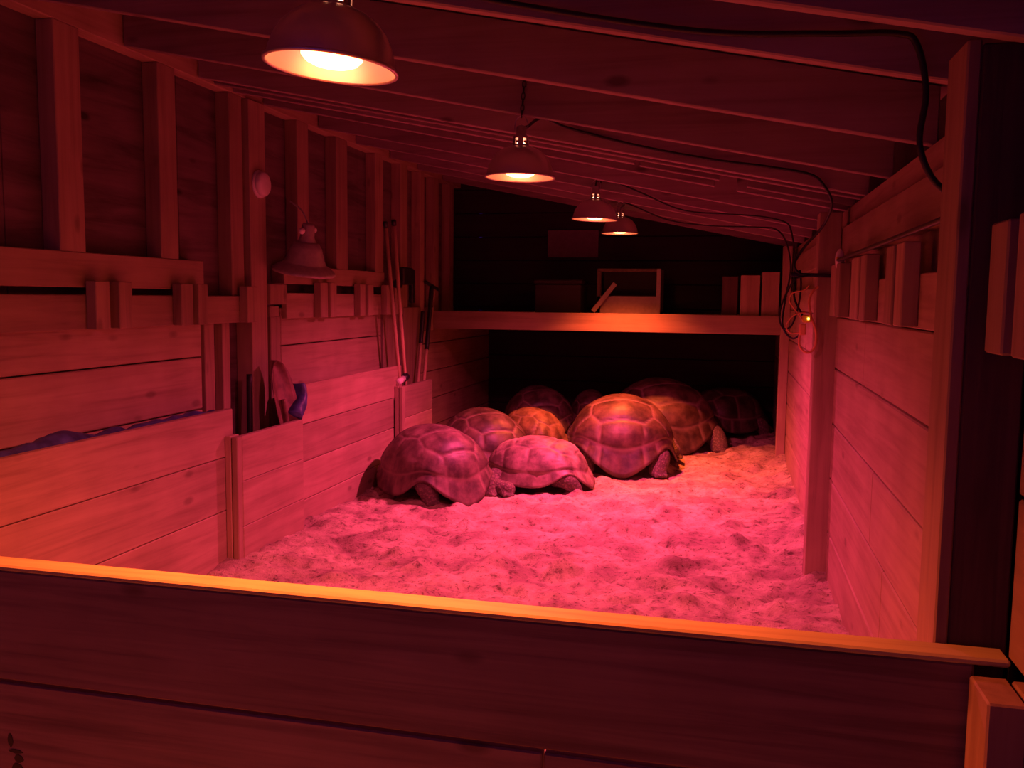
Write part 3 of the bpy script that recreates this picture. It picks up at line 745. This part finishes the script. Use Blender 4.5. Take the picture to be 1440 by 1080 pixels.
def tortoise(loc, heading, L, W, H, color, label, seed, legs, neck, rim=.12):
    """legs: four foot positions (front left, front right, hind left, hind right) relative to half length / half width"""
    rng = random.Random(seed)
    k = L/.9
    bm = bmesh.new()
    a, b_ = L/2, W/2
    add_ball(bm, Vector((0, 0, H*.36)), (a*.86, b_*.84, H*.30), 32)
    for (fx, fy, fz), front in zip(legs, (1, 1, 0, 0)):
        hip = Vector((a*(.52 if front else -.50), b_*.52*(1 if fy > 0 else -1), H*.34))
        foot = Vector((a*fx, b_*fy, fz+.065*k))
        knee = (hip+foot)/2+Vector((a*.05*(1 if front else -1), b_*.10*(1 if fy > 0 else -1), .02))
        if front and abs(fy) > 1.15: knee = Vector((a*.80, b_*.92*(1 if fy > 0 else -1), .07*k))   # foreleg folded out on the sand
        add_limb(bm, [(hip, .100*k), (knee, .080*k), (foot, .064*k)])
        add_ball(bm, foot+Vector((.012*k if front else -.0, 0, -.022*k)), (.068*k, .068*k, .044*k))
        for q in (-1, 0, 1):            # blunt claws
            dv = (foot-hip); dv.z = 0; dv = dv.normalized() if dv.length > .01 else Vector((1, 0, 0))
            s = Vector((-dv.y, dv.x, 0))
            add_ball(bm, foot+dv*.062*k+s*q*.036*k+Vector((0, 0, -.04*k)), (.022*k, .018*k, .018*k), 10)
    hp = Vector(neck)*k                      # head position
    root = Vector((a*.62, 0, H*.42))
    add_limb(bm, [(root, .085*k), (root.lerp(hp, .5), .060*k), (hp, .052*k)])
    hd = (hp-root); hd.z *= .3; hd.normalize()
    add_ball(bm, hp+hd*.02*k+Vector((0, 0, .01*k)), (.074*k, .058*k, .056*k))
    add_ball(bm, hp+hd*.072*k+Vector((0, 0, -.004*k)), (.046*k, .042*k, .038*k))
    add_ball(bm, hp+hd*.055*k+Vector((0, 0, -.026*k)), (.050*k, .042*k, .020*k))
    side = Vector((-hd.y, hd.x, 0))
    add_limb(bm, [(Vector((-a*.72, 0, H*.30)), .045*k), (Vector((-a*.88, .02*k, H*.18)), .022*k), (Vector((-a*.93, .04*k, H*.10)), .010*k)])   # tail
    eyes = [hp+hd*.048*k+side*s*.044*k+Vector((0, 0, .018*k)) for s in (-1, 1)]
    for e in eyes: add_ball(bm, e, (.016*k, .016*k, .015*k), 10)
    me0 = bpy.data.meshes.new('giant_tortoise'); bm.to_mesh(me0); bm.free()
    o = bpy.data.objects.new('giant_tortoise', me0); COL.objects.link(o)
    m = o.modifiers.new('remesh', 'REMESH'); m.mode = 'VOXEL'; m.voxel_size = .0105*k; m.use_smooth_shade = True
    m = o.modifiers.new('smooth', 'SMOOTH'); m.iterations = 3; m.factor = .5
    dg = bpy.context.evaluated_depsgraph_get(); dg.update()
    me = bpy.data.meshes.new_from_object(o.evaluated_get(dg))
    o.modifiers.clear(); o.data = me; bpy.data.meshes.remove(me0)
    me.name = 'giant_tortoise'; me.materials.clear(); me.materials.append(SKIN); me.materials.append(EYE)
    for p in me.polygons:
        p.use_smooth = True
        if any((p.center-e).length < .0155*k for e in eyes): p.material_index = 1
    o.location = loc; o.rotation_euler = (0, 0, heading)
    tag(o, label, 'tortoise', 'tortoises huddled on the sand')
    bm, seam = shell_mesh(L, W, H, rng, rim)
    s = finish('shell', bm, SHELL, o, (0, 0, 0), True)
    at = s.data.attributes.new('seam', 'FLOAT', 'POINT'); at.data.foreach_set('value', seam)
    q = s.modifiers.new('thick', 'SOLIDIFY'); q.thickness = .016; q.offset = -1
    s.color = (*color, 1)
    return o

REST = [(.78, .80, 0), (.78, -.80, 0), (-.74, .74, 0), (-.74, -.74, 0)]
IN = (.30, 0, .14)      # head drawn in under the shell
def T(x, y, deg, L, W, H, col, label, seed, legs=REST, neck=(.50, 0, .16), rim=.12):
    z = sand_h(x, y)-.012
    return tortoise((x, y, z), R(deg), L, W, H, col, label, seed, legs, neck, rim)
BROWN, GREY, PALE, TAWNY = (.34, .25, .18), (.24, .19, .15), (.40, .31, .25), (.30, .21, .10)
T(-2.16, 6.44, 140, .92, .74, .525, (.21, .15, .115), 'tortoise at the front left with a high dusty shell, tail end toward us', 1, [(.74, .5, 0), (.78, -.8, 0), (-.70, .58, 0), (-.74, -.74, 0)], (.44, .05, .14), .065)
T(-1.42, 6.86, 176, .80, .62, .40, PALE, 'palest tortoise at the front middle, pink shell with a foreleg stretched out', 2, [(.30, 1.30, 0), (.78, -.8, 0), (-.86, .60, 0), (-.8, -.7, 0)], (.555, .03, .135), .075)
T(-2.07, 7.54, 128, .90, .74, .53, (.13, .09, .065), 'dark brown tortoise right behind the front left one', 3, [(.78, .5, 0), (.78, -.8, 0), (-.74, .74, 0), (-.74, -.74, 0)], IN, .08)
T(-1.80, 8.36, 160, .66, .54, .48, TAWNY, 'small tawny tortoise in the middle of the huddle', 4, REST, IN, .10)
T(-.89, 7.93, 98, 1.08, .92, .635, (.125, .082, .045), 'large tortoise seen from behind with bold raised plates, beside the open sand', 5, [(.8, .8, 0), (.46, -1.06, .03), (-.74, .66, 0), (-.84, -.66, 0)], IN, .10)
T(-1.93, 9.30, 115, .84, .72, .56, (.13, .09, .07), 'dim tortoise at the back left with thin pale seams', 6, REST, IN, .10)
T(-.64, 9.26, 116, 1.18, 1.02, .69, (.125, .08, .05), 'biggest tortoise at the back, its shell rising behind the large one', 7, [(.8, .8, 0), (.8, -.8, 0), (-.74, .74, 0), (-.95, -.80, 0)], IN, .12)
T(.02, 10.14, 25, .86, .70, .53, (.10, .075, .055), 'shadowed tortoise at the far right below the platform', 8, REST, IN, .10)
T(-1.43, 9.72, 90, .58, .44, .50, (.14, .09, .07), 'mostly hidden tortoise peeping out left of the biggest one', 9, REST, IN, .10)

# ------------------------------------------------------------------ world and view
w = bpy.data.worlds.new('night'); SC.world = w; w.use_nodes = True
w.node_tree.nodes['Background'].inputs[0].default_value = (.05, .014, .25, 1)
w.node_tree.nodes['Background'].inputs[1].default_value = .5
vs = SC.view_settings
SC.display_settings.display_device = 'sRGB'
vs.view_transform = 'Standard'; vs.look = 'None'; vs.gamma = 1; vs.exposure = -.14; vs.use_curve_mapping = False
